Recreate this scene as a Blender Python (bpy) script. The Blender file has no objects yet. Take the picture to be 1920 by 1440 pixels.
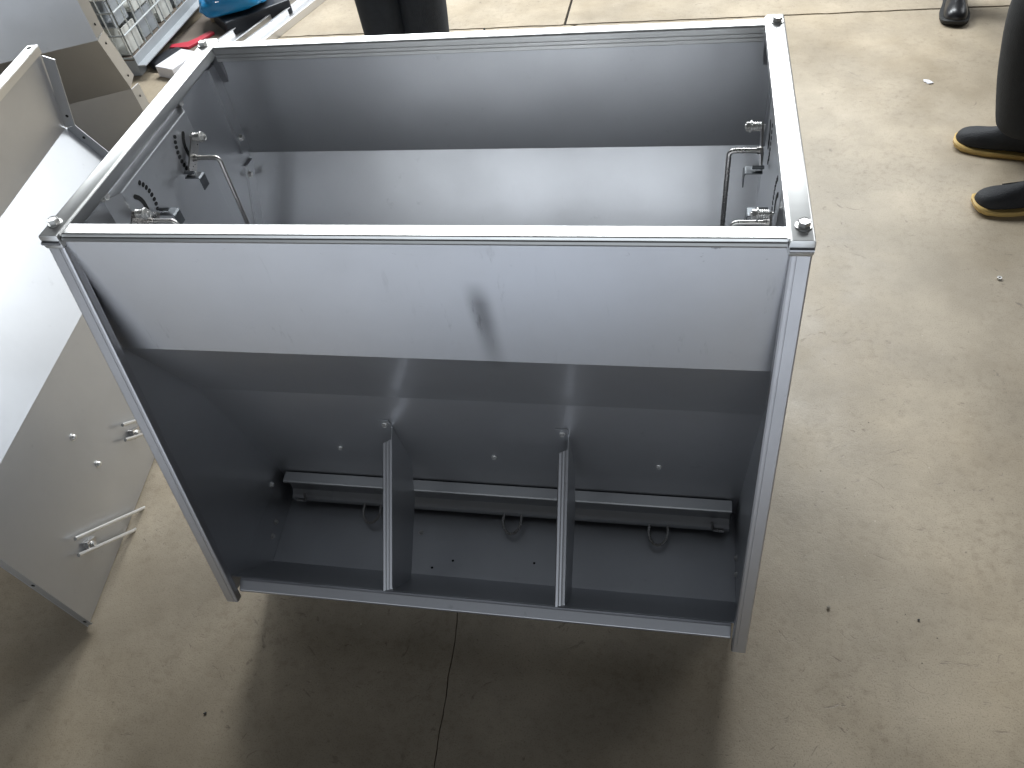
import bpy, bmesh, math, random
from mathutils import Vector, Matrix
random.seed(7)
S = bpy.context.scene
COL = S.collection
R = math.radians

# ------------------------------------------------------------------ camera
cd = bpy.data.cameras.new('camera'); cam = bpy.data.objects.new('camera', cd); COL.objects.link(cam)
S.camera = cam
ya, pi_, ro = R(16.235), R(-48.067), R(9.837)
MZ = Matrix.Rotation(ya, 3, 'Z') @ Matrix.Rotation(pi_, 3, 'X') @ Matrix.Rotation(ro, 3, 'Y')
right, fwd, up = MZ.col[0], MZ.col[1], MZ.col[2]
M = Matrix.Identity(4)
for i in range(3):
    M[i][0], M[i][1], M[i][2] = right[i], up[i], -fwd[i]
M.translation = Vector((0.8577, -0.7897, 1.6128))
cam.matrix_world = M
cd.sensor_width = 36; cd.lens = 1500 / 1920 * 36; cd.clip_start = 0.02; cd.clip_end = 200

# ------------------------------------------------------------------ world, lamps, exposure
W = bpy.data.worlds.new('World'); S.world = W; W.use_nodes = True
bg = W.node_tree.nodes['Background']
bg.inputs[0].default_value = (0.92, 0.96, 1.0, 1); bg.inputs[1].default_value = 0.042
def area(name, loc, target, sx, sy, watts, col):
    l = bpy.data.lights.new(name, 'AREA'); l.shape = 'RECTANGLE'; l.size = sx; l.size_y = sy
    l.energy = watts; l.color = col
    o = bpy.data.objects.new(name, l); COL.objects.link(o)
    o.location = loc
    o.rotation_euler = (Vector(target) - Vector(loc)).to_track_quat('-Z', 'Y').to_euler()
    return o
def spot(name, loc, target, half, watts, col):
    l = bpy.data.lights.new(name, 'SPOT'); l.spot_size = R(half * 2); l.spot_blend = 0.12; l.shadow_soft_size = 0.15
    l.energy = watts; l.color = col
    o = bpy.data.objects.new(name, l); COL.objects.link(o); o.location = loc
    o.rotation_euler = (Vector(target) - Vector(loc)).to_track_quat('-Z', 'Y').to_euler()
    return o
area('roof_window', (-0.75, 4.3, 3.3), (0.1, 2.0, 0.0), 1.8, 1.0, 195, (0.93, 0.975, 1.0))
area('right_roof_window', (1.45, 4.1, 3.2), (1.1, 2.0, 0.0), 1.8, 1.0, 165, (0.93, 0.975, 1.0))
area('left_window', (-4.6, 6.0, 3.7), (-0.3, 0.5, 0.5), 3.5, 2.2, 200, (0.92, 0.97, 1.0))
area('back_windows', (1.0, 9.0, 1.9), (0.3, 0.5, 0.8), 18.0, 3.2, 90, (0.92, 0.97, 1.0))
area('back_door', (6.0, 5.0, 4.2), (0.0, 0.5, 0.8), 4.0, 2.5, 125, (0.95, 0.98, 1.0))
area('front_fill', (0.2, -7.0, 0.75), (0.3, 0.0, 0.9), 7.0, 0.9, 115, (0.84, 0.92, 1.0))  # added low fill lamp, lifts the panel, lip and dividers; no real opening
spot('front_roof_beam', (0.0, -4.0, 7.0), (0.0, -4.0, 0.0), 25.0, 9300, (0.50, 0.66, 1.0))
vs = S.view_settings
vs.view_transform = 'Standard'; vs.look = 'None'; vs.gamma = 1; vs.use_curve_mapping = False
vs.exposure = 0.0
S.render.engine = 'CYCLES'

# ------------------------------------------------------------------ materials
def mat(name):
    m = bpy.data.materials.new(name); m.use_nodes = True
    nt = m.node_tree; b = nt.nodes['Principled BSDF']
    return m, nt, b
def N(nt, t, **kw):
    n = nt.nodes.new(t)
    for k, v in kw.items(): setattr(n, k, v)
    return n
def noise(nt, co, scale, detail=4, rough=0.5, mapping=None):
    if mapping:
        mp = N(nt, 'ShaderNodeMapping'); mp.inputs['Scale'].default_value = mapping
        nt.links.new(co, mp.inputs[0]); co = mp.outputs[0]
    n = N(nt, 'ShaderNodeTexNoise'); n.inputs['Scale'].default_value = scale
    n.inputs['Detail'].default_value = detail; n.inputs['Roughness'].default_value = rough
    nt.links.new(co, n.inputs['Vector'])
    return n.outputs['Fac']
def ramp(nt, fac, *stops):
    r = N(nt, 'ShaderNodeValToRGB'); cr = r.color_ramp
    while len(cr.elements) < len(stops): cr.elements.new(0.5)
    for e, (p, c) in zip(cr.elements, stops):
        e.position = p; e.color = (c, c, c, 1) if isinstance(c, (int, float)) else (*c, 1)
    nt.links.new(fac, r.inputs[0]); return r.outputs[0]
def mixc(nt, fac, a, b, mode='MIX'):
    m = N(nt, 'ShaderNodeMix', data_type='RGBA', blend_type=mode)
    for s, v in ((0, fac), (6, a), (7, b)):
        if isinstance(v, (int, float)): m.inputs[s].default_value = v
        elif isinstance(v, tuple): m.inputs[s].default_value = (*v, 1)
        else: nt.links.new(v, m.inputs[s])
    return m.outputs[2]
def mth(nt, op, a, b=None, c=None):
    m = N(nt, 'ShaderNodeMath', operation=op)
    for i, v in enumerate((a, b, c)):
        if v is None: continue
        if isinstance(v, (int, float)): m.inputs[i].default_value = v
        else: nt.links.new(v, m.inputs[i])
    return m.outputs[0]
def obco(nt): return N(nt, 'ShaderNodeTexCoord').outputs['Object']

def steel(name, base=(0.625, 0.635, 0.655), rough=0.43, smudge=0.5, bump=0.02, grain=(1, 1, 1)):
    m, nt, b = mat(name); co = obco(nt)
    b.inputs['Metallic'].default_value = 1.0
    n1 = noise(nt, co, 5, 5, 0.6)
    n2 = noise(nt, co, 38, 4, 0.65)
    n3 = noise(nt, co, 260, 2, 0.5, grain)
    dirt = ramp(nt, n1, (0.40, 0.0), (0.72, 1.0))
    fleck = ramp(nt, n2, (0.64, 0.0), (0.74, 1.0))
    c = mixc(nt, mth(nt, 'MULTIPLY', dirt, 0.30 * smudge), base, tuple(x * 0.62 for x in base))
    c = mixc(nt, mth(nt, 'MULTIPLY', mth(nt, 'MULTIPLY', fleck, dirt), 0.55 * smudge), c, tuple(x * 0.40 for x in base))
    nt.links.new(c, b.inputs['Base Color'])
    r = mth(nt, 'ADD', mth(nt, 'MULTIPLY', n1, 0.14), rough - 0.07)
    r = mth(nt, 'ADD', r, mth(nt, 'MULTIPLY', n3, 0.05))
    nt.links.new(r, b.inputs['Roughness'])
    bp = N(nt, 'ShaderNodeBump'); bp.inputs['Strength'].default_value = bump; bp.inputs['Distance'].default_value = 0.002
    nt.links.new(mth(nt, 'ADD', n3, mth(nt, 'MULTIPLY', noise(nt, co, 3, 1), 3.0)), bp.inputs['Height'])
    nt.links.new(bp.outputs[0], b.inputs['Normal'])
    return m
def sheen(m, fac=0.13, rough=0.14):
    # cold-rolled finish: part of the light is mirrored almost sharply, the rest scattered
    nt = m.node_tree; b = nt.nodes['Principled BSDF']; out = nt.nodes['Material Output']
    g = N(nt, 'ShaderNodeBsdfAnisotropic'); g.inputs['Roughness'].default_value = rough
    nt.links.new(b.inputs['Base Color'].links[0].from_socket, g.inputs['Color'])
    mx = N(nt, 'ShaderNodeMixShader'); mx.inputs[0].default_value = fac
    nt.links.new(b.outputs[0], mx.inputs[1]); nt.links.new(g.outputs[0], mx.inputs[2]); nt.links.new(mx.outputs[0], out.inputs[0])
    return m
def flat(name, col, rough=0.6, metal=0.0, var=0.25, scale=30, bump=0.0, bscale=200):
    m, nt, b = mat(name); co = obco(nt)
    n1 = noise(nt, co, scale, 4, 0.6)
    c = mixc(nt, n1, tuple(x * (1 - var) for x in col), tuple(min(1, x * (1 + var)) for x in col))
    nt.links.new(c, b.inputs['Base Color'])
    b.inputs['Roughness'].default_value = rough; b.inputs['Metallic'].default_value = metal
    if bump:
        bp = N(nt, 'ShaderNodeBump'); bp.inputs['Strength'].default_value = bump; bp.inputs['Distance'].default_value = 0.003
        nt.links.new(noise(nt, co, bscale, 3), bp.inputs['Height']); nt.links.new(bp.outputs[0], b.inputs['Normal'])
    return m
STEEL = sheen(steel('sheet_steel'))
RAIL = steel('rail_steel', (0.66, 0.66, 0.65), 0.36, 0.35, 0.02, (0.05, 1, 1))
POST = steel('folded_edge_steel', (0.52, 0.52, 0.54), 0.40, 1.0)
SHINY = steel('zinc_fastener', (0.78, 0.77, 0.75), 0.40, 0.2)
ROD = steel('rod_steel', (0.60, 0.58, 0.56), 0.25, 0.5)
BARST = steel('gate_bar_steel', (0.68, 0.68, 0.68), 0.46, 0.4, 0.0)
DARKST = steel('dark_clip_steel', (0.16, 0.17, 0.18), 0.4, 0.5)
HOLE = flat('hole_black', (0.012, 0.012, 0.013), 0.9)

def steel_front():
    m = steel('front_panel_steel', (0.63, 0.635, 0.655), 0.43, 0.5)
    nt = m.node_tree; b = nt.nodes['Principled BSDF']; co = obco(nt)
    sx = N(nt, 'ShaderNodeSeparateXYZ'); nt.links.new(co, sx.inputs[0])
    x, z = sx.outputs[0], sx.outputs[2]
    # a rubbed grey brush mark running down the sheet
    cx = mth(nt, 'MULTIPLY_ADD', mth(nt, 'SUBTRACT', 0.90, z), 0.06, 0.597)
    d = mth(nt, 'ABSOLUTE', mth(nt, 'SUBTRACT', x, cx))
    wd = mth(nt, 'MULTIPLY_ADD', noise(nt, co, 12, 1), 0.010, 0.020)
    f = mth(nt, 'SUBTRACT', 1.0, mth(nt, 'DIVIDE', d, wd)); f = mth(nt, 'MAXIMUM', f, 0.0); f = mth(nt, 'MULTIPLY', mth(nt, 'MULTIPLY', f, f), mth(nt, 'SUBTRACT', 3.0, mth(nt, 'MULTIPLY', f, 2.0)))
    fz = mth(nt, 'MULTIPLY', mth(nt, 'MINIMUM', mth(nt, 'MAXIMUM', mth(nt, 'MULTIPLY', mth(nt, 'SUBTRACT', 0.905, z), 22), 0), 1.0),
             mth(nt, 'MINIMUM', mth(nt, 'MAXIMUM', mth(nt, 'MULTIPLY', mth(nt, 'SUBTRACT', z, 0.70), 8), 0), 1.0))
    mask = mth(nt, 'MULTIPLY', mth(nt, 'MULTIPLY', f, fz), 0.62)
    # little dark scrape flecks near the top fold
    fl = noise(nt, co, 55, 5, 0.7, (0.6, 1, 1.2))
    band = mth(nt, 'MULTIPLY', mth(nt, 'MINIMUM', mth(nt, 'MAXIMUM', mth(nt, 'MULTIPLY', mth(nt, 'SUBTRACT', z, 0.925), 30), 0), 1.0), 1.0)
    fm = mth(nt, 'MULTIPLY', ramp(nt, fl, (0.66, 0.0), (0.70, 1.0)), band)
    # faint slanting rub streaks in a few patches
    mp = N(nt, 'ShaderNodeMapping'); mp.inputs['Rotation'].default_value = (0, 0.35, 0); mp.inputs['Scale'].default_value = (5.0, 1, 1.0)
    nt.links.new(co, mp.inputs[0])
    st = mth(nt, 'MULTIPLY', ramp(nt, noise(nt, mp.outputs[0], 9, 5, 0.7), (0.60, 0.0), (0.70, 1.0)), ramp(nt, noise(nt, co, 4.5, 2), (0.46, 0.0), (0.62, 1.0)))
    tot = mth(nt, 'MINIMUM', mth(nt, 'ADD', mth(nt, 'ADD', mask, mth(nt, 'MULTIPLY', fm, 0.6)), mth(nt, 'MULTIPLY', mth(nt, 'MULTIPLY', st, mth(nt, 'GREATER_THAN', z, 0.742)), 0.34)), 0.9)
    old = b.inputs['Base Color'].links[0].from_socket
    nt.links.new(mixc(nt, tot, old, (0.10, 0.10, 0.105)), b.inputs['Base Color'])
    return m
FRONT = sheen(steel_front())

def concrete():
    m, nt, b = mat('worn_concrete'); co = N(nt, 'ShaderNodeNewGeometry').outputs['Position']
    big = noise(nt, co, 1.1, 4, 0.55); mid = noise(nt, co, 6, 5, 0.6); fine = noise(nt, co, 45, 5, 0.65); grit = noise(nt, co, 320, 2, 0.6)
    c = mixc(nt, ramp(nt, big, (0.3, 0.0), (0.7, 1.0)), (0.278, 0.244, 0.191), (0.359, 0.328, 0.278))
    c = mixc(nt, mth(nt, 'MULTIPLY', ramp(nt, mid, (0.35, 0.0), (0.75, 1.0)), 0.55), c, (0.422, 0.390, 0.335))
    c = mixc(nt, mth(nt, 'MULTIPLY', ramp(nt, fine, (0.30, 1.0), (0.50, 0.0)), mth(nt, 'MULTIPLY', ramp(nt, noise(nt, co, 3.4, 3), (0.35, 0.1), (0.7, 1.0)), 0.55)), c, (0.186, 0.157, 0.121))
    c = mixc(nt, mth(nt, 'MULTIPLY', ramp(nt, grit, (0.36, 1.0), (0.44, 0.0)), 0.34), c, (0.110, 0.092, 0.074))
    # curved scuffs: stretched, warped noise, only in patches
    wp = N(nt, 'ShaderNodeMapping'); wp.inputs['Rotation'].default_value = (0, 0, 0.5); wp.inputs['Scale'].default_value = (1.0, 3.2, 1)
    add = N(nt, 'ShaderNodeVectorMath', operation='ADD')
    nz = N(nt, 'ShaderNodeTexNoise'); nz.inputs['Scale'].default_value = 4.0; nt.links.new(co, nz.inputs['Vector'])
    sc = N(nt, 'ShaderNodeVectorMath', operation='SCALE'); sc.inputs['Scale'].default_value = 0.45
    nt.links.new(nz.outputs['Color'], sc.inputs[0]); nt.links.new(co, add.inputs[0]); nt.links.new(sc.outputs[0], add.inputs[1])
    nt.links.new(add.outputs[0], wp.inputs[0])
    sn = noise(nt, wp.outputs[0], 22, 4, 0.7)
    sm = mth(nt, 'MULTIPLY', ramp(nt, sn, (0.625, 0.0), (0.68, 1.0)), ramp(nt, noise(nt, co, 2.6, 2), (0.42, 0.0), (0.56, 1.0)))
    c = mixc(nt, mth(nt, 'MULTIPLY', sm, 0.60), c, (0.121, 0.102, 0.089))
    # pale chips and dark specks
    vo = N(nt, 'ShaderNodeTexVoronoi'); vo.inputs['Scale'].default_value = 26; nt.links.new(add.outputs[0], vo.inputs['Vector'])
    spk = mth(nt, 'MULTIPLY', ramp(nt, vo.outputs['Distance'], (0.035, 1.0), (0.06, 0.0)), ramp(nt, noise(nt, co, 9, 2), (0.52, 0.0), (0.6, 1.0)))
    c = mixc(nt, mth(nt, 'MULTIPLY', spk, 0.45), c, (0.079, 0.065, 0.055))
    vo2 = N(nt, 'ShaderNodeTexVoronoi'); vo2.inputs['Scale'].default_value = 19; nt.links.new(co, vo2.inputs['Vector'])
    chp = mth(nt, 'MULTIPLY', ramp(nt, vo2.outputs['Distance'], (0.03, 1.0), (0.05, 0.0)), ramp(nt, noise(nt, co, 11, 2), (0.53, 0.0), (0.6, 1.0)))
    c = mixc(nt, mth(nt, 'MULTIPLY', chp, 0.6), c, (0.576, 0.550, 0.493))
    c = mixc(nt, mth(nt, 'MULTIPLY', ramp(nt, noise(nt, co, 0.9, 3), (0.35, 0.0), (0.65, 1.0)), 0.5), c, (1.0, 0.93, 0.80), 'MULTIPLY')
    c = mixc(nt, 1.0, c, ramp(nt, noise(nt, co, 2.3, 5, 0.62), (0.30, 0.80), (0.50, 0.98), (0.72, 1.25)), 'MULTIPLY')
    c = mixc(nt, 1.0, c, (1.09, 1.02, 0.93), 'MULTIPLY')
    nt.links.new(c, b.inputs['Base Color'])
    nt.links.new(mth(nt, 'MULTIPLY_ADD', mid, 0.45, 0.24), b.inputs['Roughness'])
    bp = N(nt, 'ShaderNodeBump'); bp.inputs['Strength'].default_value = 0.22; bp.inputs['Distance'].default_value = 0.004
    h = mth(nt, 'ADD', mth(nt, 'MULTIPLY', fine, 0.7), mth(nt, 'ADD', mth(nt, 'MULTIPLY', grit, 0.25), mth(nt, 'MULTIPLY', sm, -0.5)))
    nt.links.new(h, bp.inputs['Height']); nt.links.new(bp.outputs[0], b.inputs['Normal'])
    return m
CONC = concrete()
JOINT = flat('joint_dirt', (0.030, 0.026, 0.022), 0.95)
CLOTH = flat('dark_trouser_cloth', (0.020, 0.022, 0.025), 0.85, 0, 0.3, 40, 0.4, 300)
NAVY = flat('navy_trouser_cloth', (0.036, 0.044, 0.058), 0.8, 0, 0.3, 40, 0.4, 300)
JACKET = flat('dark_jacket_cloth', (0.03, 0.033, 0.04), 0.85)
SKIN = flat('skin', (0.45, 0.30, 0.22), 0.5)
HAIR = flat('hair', (0.015, 0.012, 0.01), 0.6)
KNIT = flat('black_knit', (0.014, 0.015, 0.018), 0.7, 0, 0.4, 60, 0.6, 260)
GUM = flat('gum_rubber', (0.54, 0.37, 0.13), 0.5, 0, 0.18, 25)
LEATHER = flat('black_leather', (0.014, 0.014, 0.016), 0.32, 0, 0.3, 20)
RUBBER = flat('black_rubber', (0.02, 0.02, 0.02), 0.7)
GREYSTR = flat('grey_stripe', (0.10, 0.12, 0.14), 0.5)
GALV = flat('galvanised_wire', (0.55, 0.58, 0.58), 0.45, 0.6, 0.2, 60)
PALEPL = flat('pale_plastic', (0.62, 0.62, 0.58), 0.5, 0, 0.12, 12)
GREYPL = flat('grey_painted_metal', (0.34, 0.36, 0.38), 0.5, 0, 0.15, 12)
CARD = flat('brown_board', (0.16, 0.13, 0.105), 0.8, 0, 0.3, 8)
WOOD = flat('cut_wood', (0.42, 0.34, 0.22), 0.7, 0, 0.2, 20)
RED = flat('red_plastic', (0.50, 0.035, 0.06), 0.5, 0, 0.15, 10)
PAPER = flat('white_carton', (0.72, 0.71, 0.74), 0.6, 0, 0.06, 8)
BLACKB = flat('black_film', (0.02, 0.022, 0.027), 0.45, 0, 0.3, 12)
STONE = flat('grit_stone', (0.30, 0.27, 0.22), 0.9)
ALU = steel('aluminium_profile', (0.70, 0.70, 0.71), 0.38, 0.3, 0.02, (1, 0.05, 1))
def bluebag():
    m, nt, b = mat('blue_printed_film'); co = obco(nt)
    n = noise(nt, co, 6, 3)
    c = mixc(nt, n, (0.006, 0.16, 0.40), (0.02, 0.32, 0.62))
    w = N(nt, 'ShaderNodeTexBrick'); w.inputs['Scale'].default_value = 9; w.inputs['Mortar Size'].default_value = 0.028
    nt.links.new(co, w.inputs[0])
    nt.links.new(c, b.inputs['Base Color']); b.inputs['Roughness'].default_value = 0.3
    return m
BLUE = bluebag()

# ------------------------------------------------------------------ helpers
def link(o, parent=None):
    COL.objects.link(o)
    if parent is not None: o.parent = parent
    return o
def tag(o, label, cat, group=None):
    o['label'] = label; o['category'] = cat
    if group: o['group'] = group
    return o
def empty(name, loc=(0, 0, 0), rz=0.0):
    o = bpy.data.objects.new(name, None); o.empty_display_size = 0.05
    o.location = loc; o.rotation_euler = (0, 0, rz); return link(o)
def mesh(name, verts, faces, m, parent=None, smooth=False, bevel=0.0, seg=2, fixn=True):
    me = bpy.data.meshes.new(name); me.from_pydata([tuple(v) for v in verts], [], faces)
    bm = bmesh.new(); bm.from_mesh(me)
    if fixn: bmesh.ops.recalc_face_normals(bm, faces=bm.faces)
    if bevel:
        es = [e for e in bm.edges if len(e.link_faces) == 2 and e.calc_face_angle(0) > 0.5]
        bmesh.ops.bevel(bm, geom=es, offset=bevel, segments=seg, affect='EDGES', profile=0.5)
    if smooth:
        for f in bm.faces: f.smooth = True
    bm.to_mesh(me); bm.free()
    if smooth:
        try: me.set_sharp_from_angle(angle=R(38))
        except Exception: pass
    me.materials.append(m)
    return link(bpy.data.objects.new(name, me), parent)
def inst(o, parent, mw):
    c = bpy.data.objects.new(o.name.split('.')[0], o.data); link(c, parent); c.matrix_local = mw; return c
def prism(name, prof, a, b, da, db, m, parent=None, bevel=0.0, smooth=False):
    """profile [(s,t)] spanned by da, db, swept from point a to point b"""
    a, b, da, db = Vector(a), Vector(b), Vector(da), Vector(db)
    n = len(prof)
    v = [a + da * s + db * t for s, t in prof] + [b + da * s + db * t for s, t in prof]
    f = [[i, (i + 1) % n, n + (i + 1) % n, n + i] for i in range(n)] + [list(range(n))[::-1], list(range(n, 2 * n))]
    return mesh(name, v, f, m, parent, smooth, bevel)
def box(name, lo, hi, m, parent=None, bevel=0.0):
    (x0, y0, z0), (x1, y1, z1) = lo, hi
    return prism(name, [(0, 0), (x1 - x0, 0), (x1 - x0, y1 - y0), (0, y1 - y0)], (x0, y0, z0), (x0, y0, z1), (1, 0, 0), (0, 1, 0), m, parent, bevel)
def rrect(w, h, r, n=3):
    out = []
    for cx, cy, a0 in ((w - r, h - r, 0), (r, h - r, 90), (r, r, 180), (w - r, r, 270)):
        for i in range(n + 1):
            a = R(a0 + 90 * i / n); out.append((cx + r * math.cos(a), cy + r * math.sin(a)))
    return out
def tube(name, path, r, m, parent=None, n=10, cap=True):
    path = [Vector(p) for p in path]; v = []; f = []
    t0 = (path[1] - path[0]).normalized()
    ref = Vector((0, 0, 1)) if abs(t0.z) < 0.9 else Vector((1, 0, 0))
    nrm = t0.cross(ref).normalized()
    for i, p in enumerate(path):
        t = ((path[min(i + 1, len(path) - 1)] - path[i - 1 if i else 0])).normalized()
        nrm = (nrm - t * nrm.dot(t)).normalized(); bn = t.cross(nrm)
        rr = r[i] if isinstance(r, (list, tuple)) else r
        for k in range(n):
            a = 2 * math.pi * k / n; v.append(p + (nrm * math.cos(a) + bn * math.sin(a)) * rr)
    for i in range(len(path) - 1):
        for k in range(n):
            f.append([i * n + k, i * n + (k + 1) % n, (i + 1) * n + (k + 1) % n, (i + 1) * n + k])
    if cap: f += [list(range(n))[::-1], list(range((len(path) - 1) * n, len(path) * n))]
    return mesh(name, v, f, m, parent, True)
def bend(pts, r=0.01, n=5):
    """round the corners of a polyline"""
    pts = [Vector(p) for p in pts]; out = [pts[0]]
    for i in range(1, len(pts) - 1):
        a, b, c = pts[i - 1], pts[i], pts[i + 1]
        p0 = b + (a - b).normalized() * r; p2 = b + (c - b).normalized() * r
        for k in range(n + 1):
            t = k / n; out.append(p0 * (1 - t) ** 2 + b * 2 * t * (1 - t) + p2 * t * t)
    out.append(pts[-1]); return out
def sheet_profile(pts, t):
    """2d polyline -> closed strip of thickness t on its left side"""
    pts = [Vector(p) for p in pts]; off = []
    for i, p in enumerate(pts):
        d0 = (pts[i] - pts[i - 1]).normalized() if i else (pts[1] - pts[0]).normalized()
        d1 = (pts[i + 1] - pts[i]).normalized() if i < len(pts) - 1 else d0
        n0 = Vector((-d0.y, d0.x)); n1 = Vector((-d1.y, d1.x)); nn = (n0 + n1).normalized()
        off.append(p + nn * t / max(0.4, nn.dot(n0)))
    return [tuple(p) for p in pts] + [tuple(p) for p in reversed(off)]
def strip(name, pts, t, x0, x1, m, parent=None):
    return prism(name, sheet_profile(pts, t), (x0, 0, 0), (x1, 0, 0), (0, 1, 0), (0, 0, 1), m, parent, 0.0006, False)

# hex bolts share two meshes
def hexbolt_mesh():
    v = []; f = []
    def ring(r, z, n, ph=0):
        i0 = len(v)
        for k in range(n):
            a = 2 * math.pi * k / n + ph; v.append((r * math.cos(a), r * math.sin(a), z))
        return list(range(i0, i0 + n))
    w0, w1, w2 = ring(0.0105, 0, 24), ring(0.0105, 0.0016, 24), ring(0.0098, 0.0022, 24)
    for a, b in ((w0, w1), (w1, w2)):
        for k in range(24): f.append([a[k], a[(k + 1) % 24], b[(k + 1) % 24], b[k]])
    f.append(w2)
    h0, h1, h2, h3 = ring(0.0082, 0.0022, 6), ring(0.0082, 0.0072, 6), ring(0.0074, 0.0086, 6), ring(0.0060, 0.0080, 6)
    for a, b in ((h0, h1), (h1, h2), (h2, h3)):
        for k in range(6): f.append([a[k], a[(k + 1) % 6], b[(k + 1) % 6], b[k]])
    f.append(h3)
    return v, f
hv, hf = hexbolt_mesh()
BOLT = bpy.data.meshes.new('hex_bolt'); BOLT.from_pydata(hv, [], hf); BOLT.materials.append(SHINY)
def pan_mesh():
    v = []; f = []; n = 12; prev = None
    for r, z in ((0.0072, 0), (0.0072, 0.0012), (0.0048, 0.0013), (0.0048, 0.0045), (0.0036, 0.0062), (0.0012, 0.0068)):
        i0 = len(v)
        for k in range(n): v.append((r * math.cos(2 * math.pi * k / n), r * math.sin(2 * math.pi * k / n), z))
        cur = list(range(i0, i0 + n))
        if prev:
            for k in range(n): f.append([prev[k], prev[(k + 1) % n], cur[(k + 1) % n], cur[k]])
        prev = cur
    f.append(prev); return v, f
pv, pf = pan_mesh()
SCREW = bpy.data.meshes.new('screw'); SCREW.from_pydata(pv, [], pf); SCREW.materials.append(SHINY)
def fast(me, parent, loc, nrm, name, s=1.0, rot=0.0):
    o = bpy.data.objects.new(name, me); link(o, parent)
    q = Vector(nrm).to_track_quat('Z', 'Y').to_matrix().to_4x4()
    o.matrix_local = Matrix.Translation(loc) @ q @ Matrix.Rotation(rot, 4, 'Z') @ Matrix.Scale(s, 4)
    return o

# ------------------------------------------------------------------ floor: four concrete slabs with joints
fl = mesh('floor', [(-30, -30, -0.012), (30, -30, -0.012), (30, 30, -0.012), (-30, 30, -0.012)], [[0, 1, 2, 3]], JOINT)
fl['kind'] = 'structure'
def slab(pts):
    n = len(pts); v = [(x, y, -0.011) for x, y in pts] + [(x, y, 0) for x, y in pts]
    f = [[i, (i + 1) % n, n + (i + 1) % n, n + i] for i in range(n)] + [list(range(n, 2 * n))]
    return mesh('floor_slab', v, f, CONC, fl)
rw = random.Random(3)
crack = []; y = -4.0; off = 0.0
while y < 2.705:
    off = off * 0.8 + rw.uniform(-0.0013, 0.0013)
    crack.append((0.437 - 0.052 * (y + 0.06) * (1 if y < 0.3 else 0.2) + off, y)); y += 0.013
crack.append((0.40, 2.705))
cl = [(x - 0.0007 - 0.0006 * rw.random(), y) for x, y in crack]; cr_ = [(x + 0.0007 + 0.0006 * rw.random(), y) for x, y in crack]
jl = []; jx = -30.0
joint = [(-30, 2.704)] + [(-2.5 + 0.04 * i, 2.704 + rw.uniform(-0.0022, 0.0022)) for i in range(160)] + [(30, 2.704)]
slab([(-30, -30), (cl[0][0], -30)] + cl[:-1] + [(x, y) for x, y in reversed(joint) if x < 0.39] )
slab([(cr_[0][0], -30), (30, -30)] + [(x, y) for x, y in reversed(joint) if x > 0.41] + list(reversed(cr_[:-1])))
jb = [(x, y + 0.010 + 0.002 * rw.random()) for x, y in joint]
slab([(x, y) for x, y in jb if x < 0.352] + [(0.354, 2.716), (0.366, 3.2), (0.352, 30), (-30, 30)])
slab([(0.366, 2.716)] + [(x, y) for x, y in jb if x > 0.37] + [(30, 30), (0.362, 30), (0.376, 3.2)])

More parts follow.
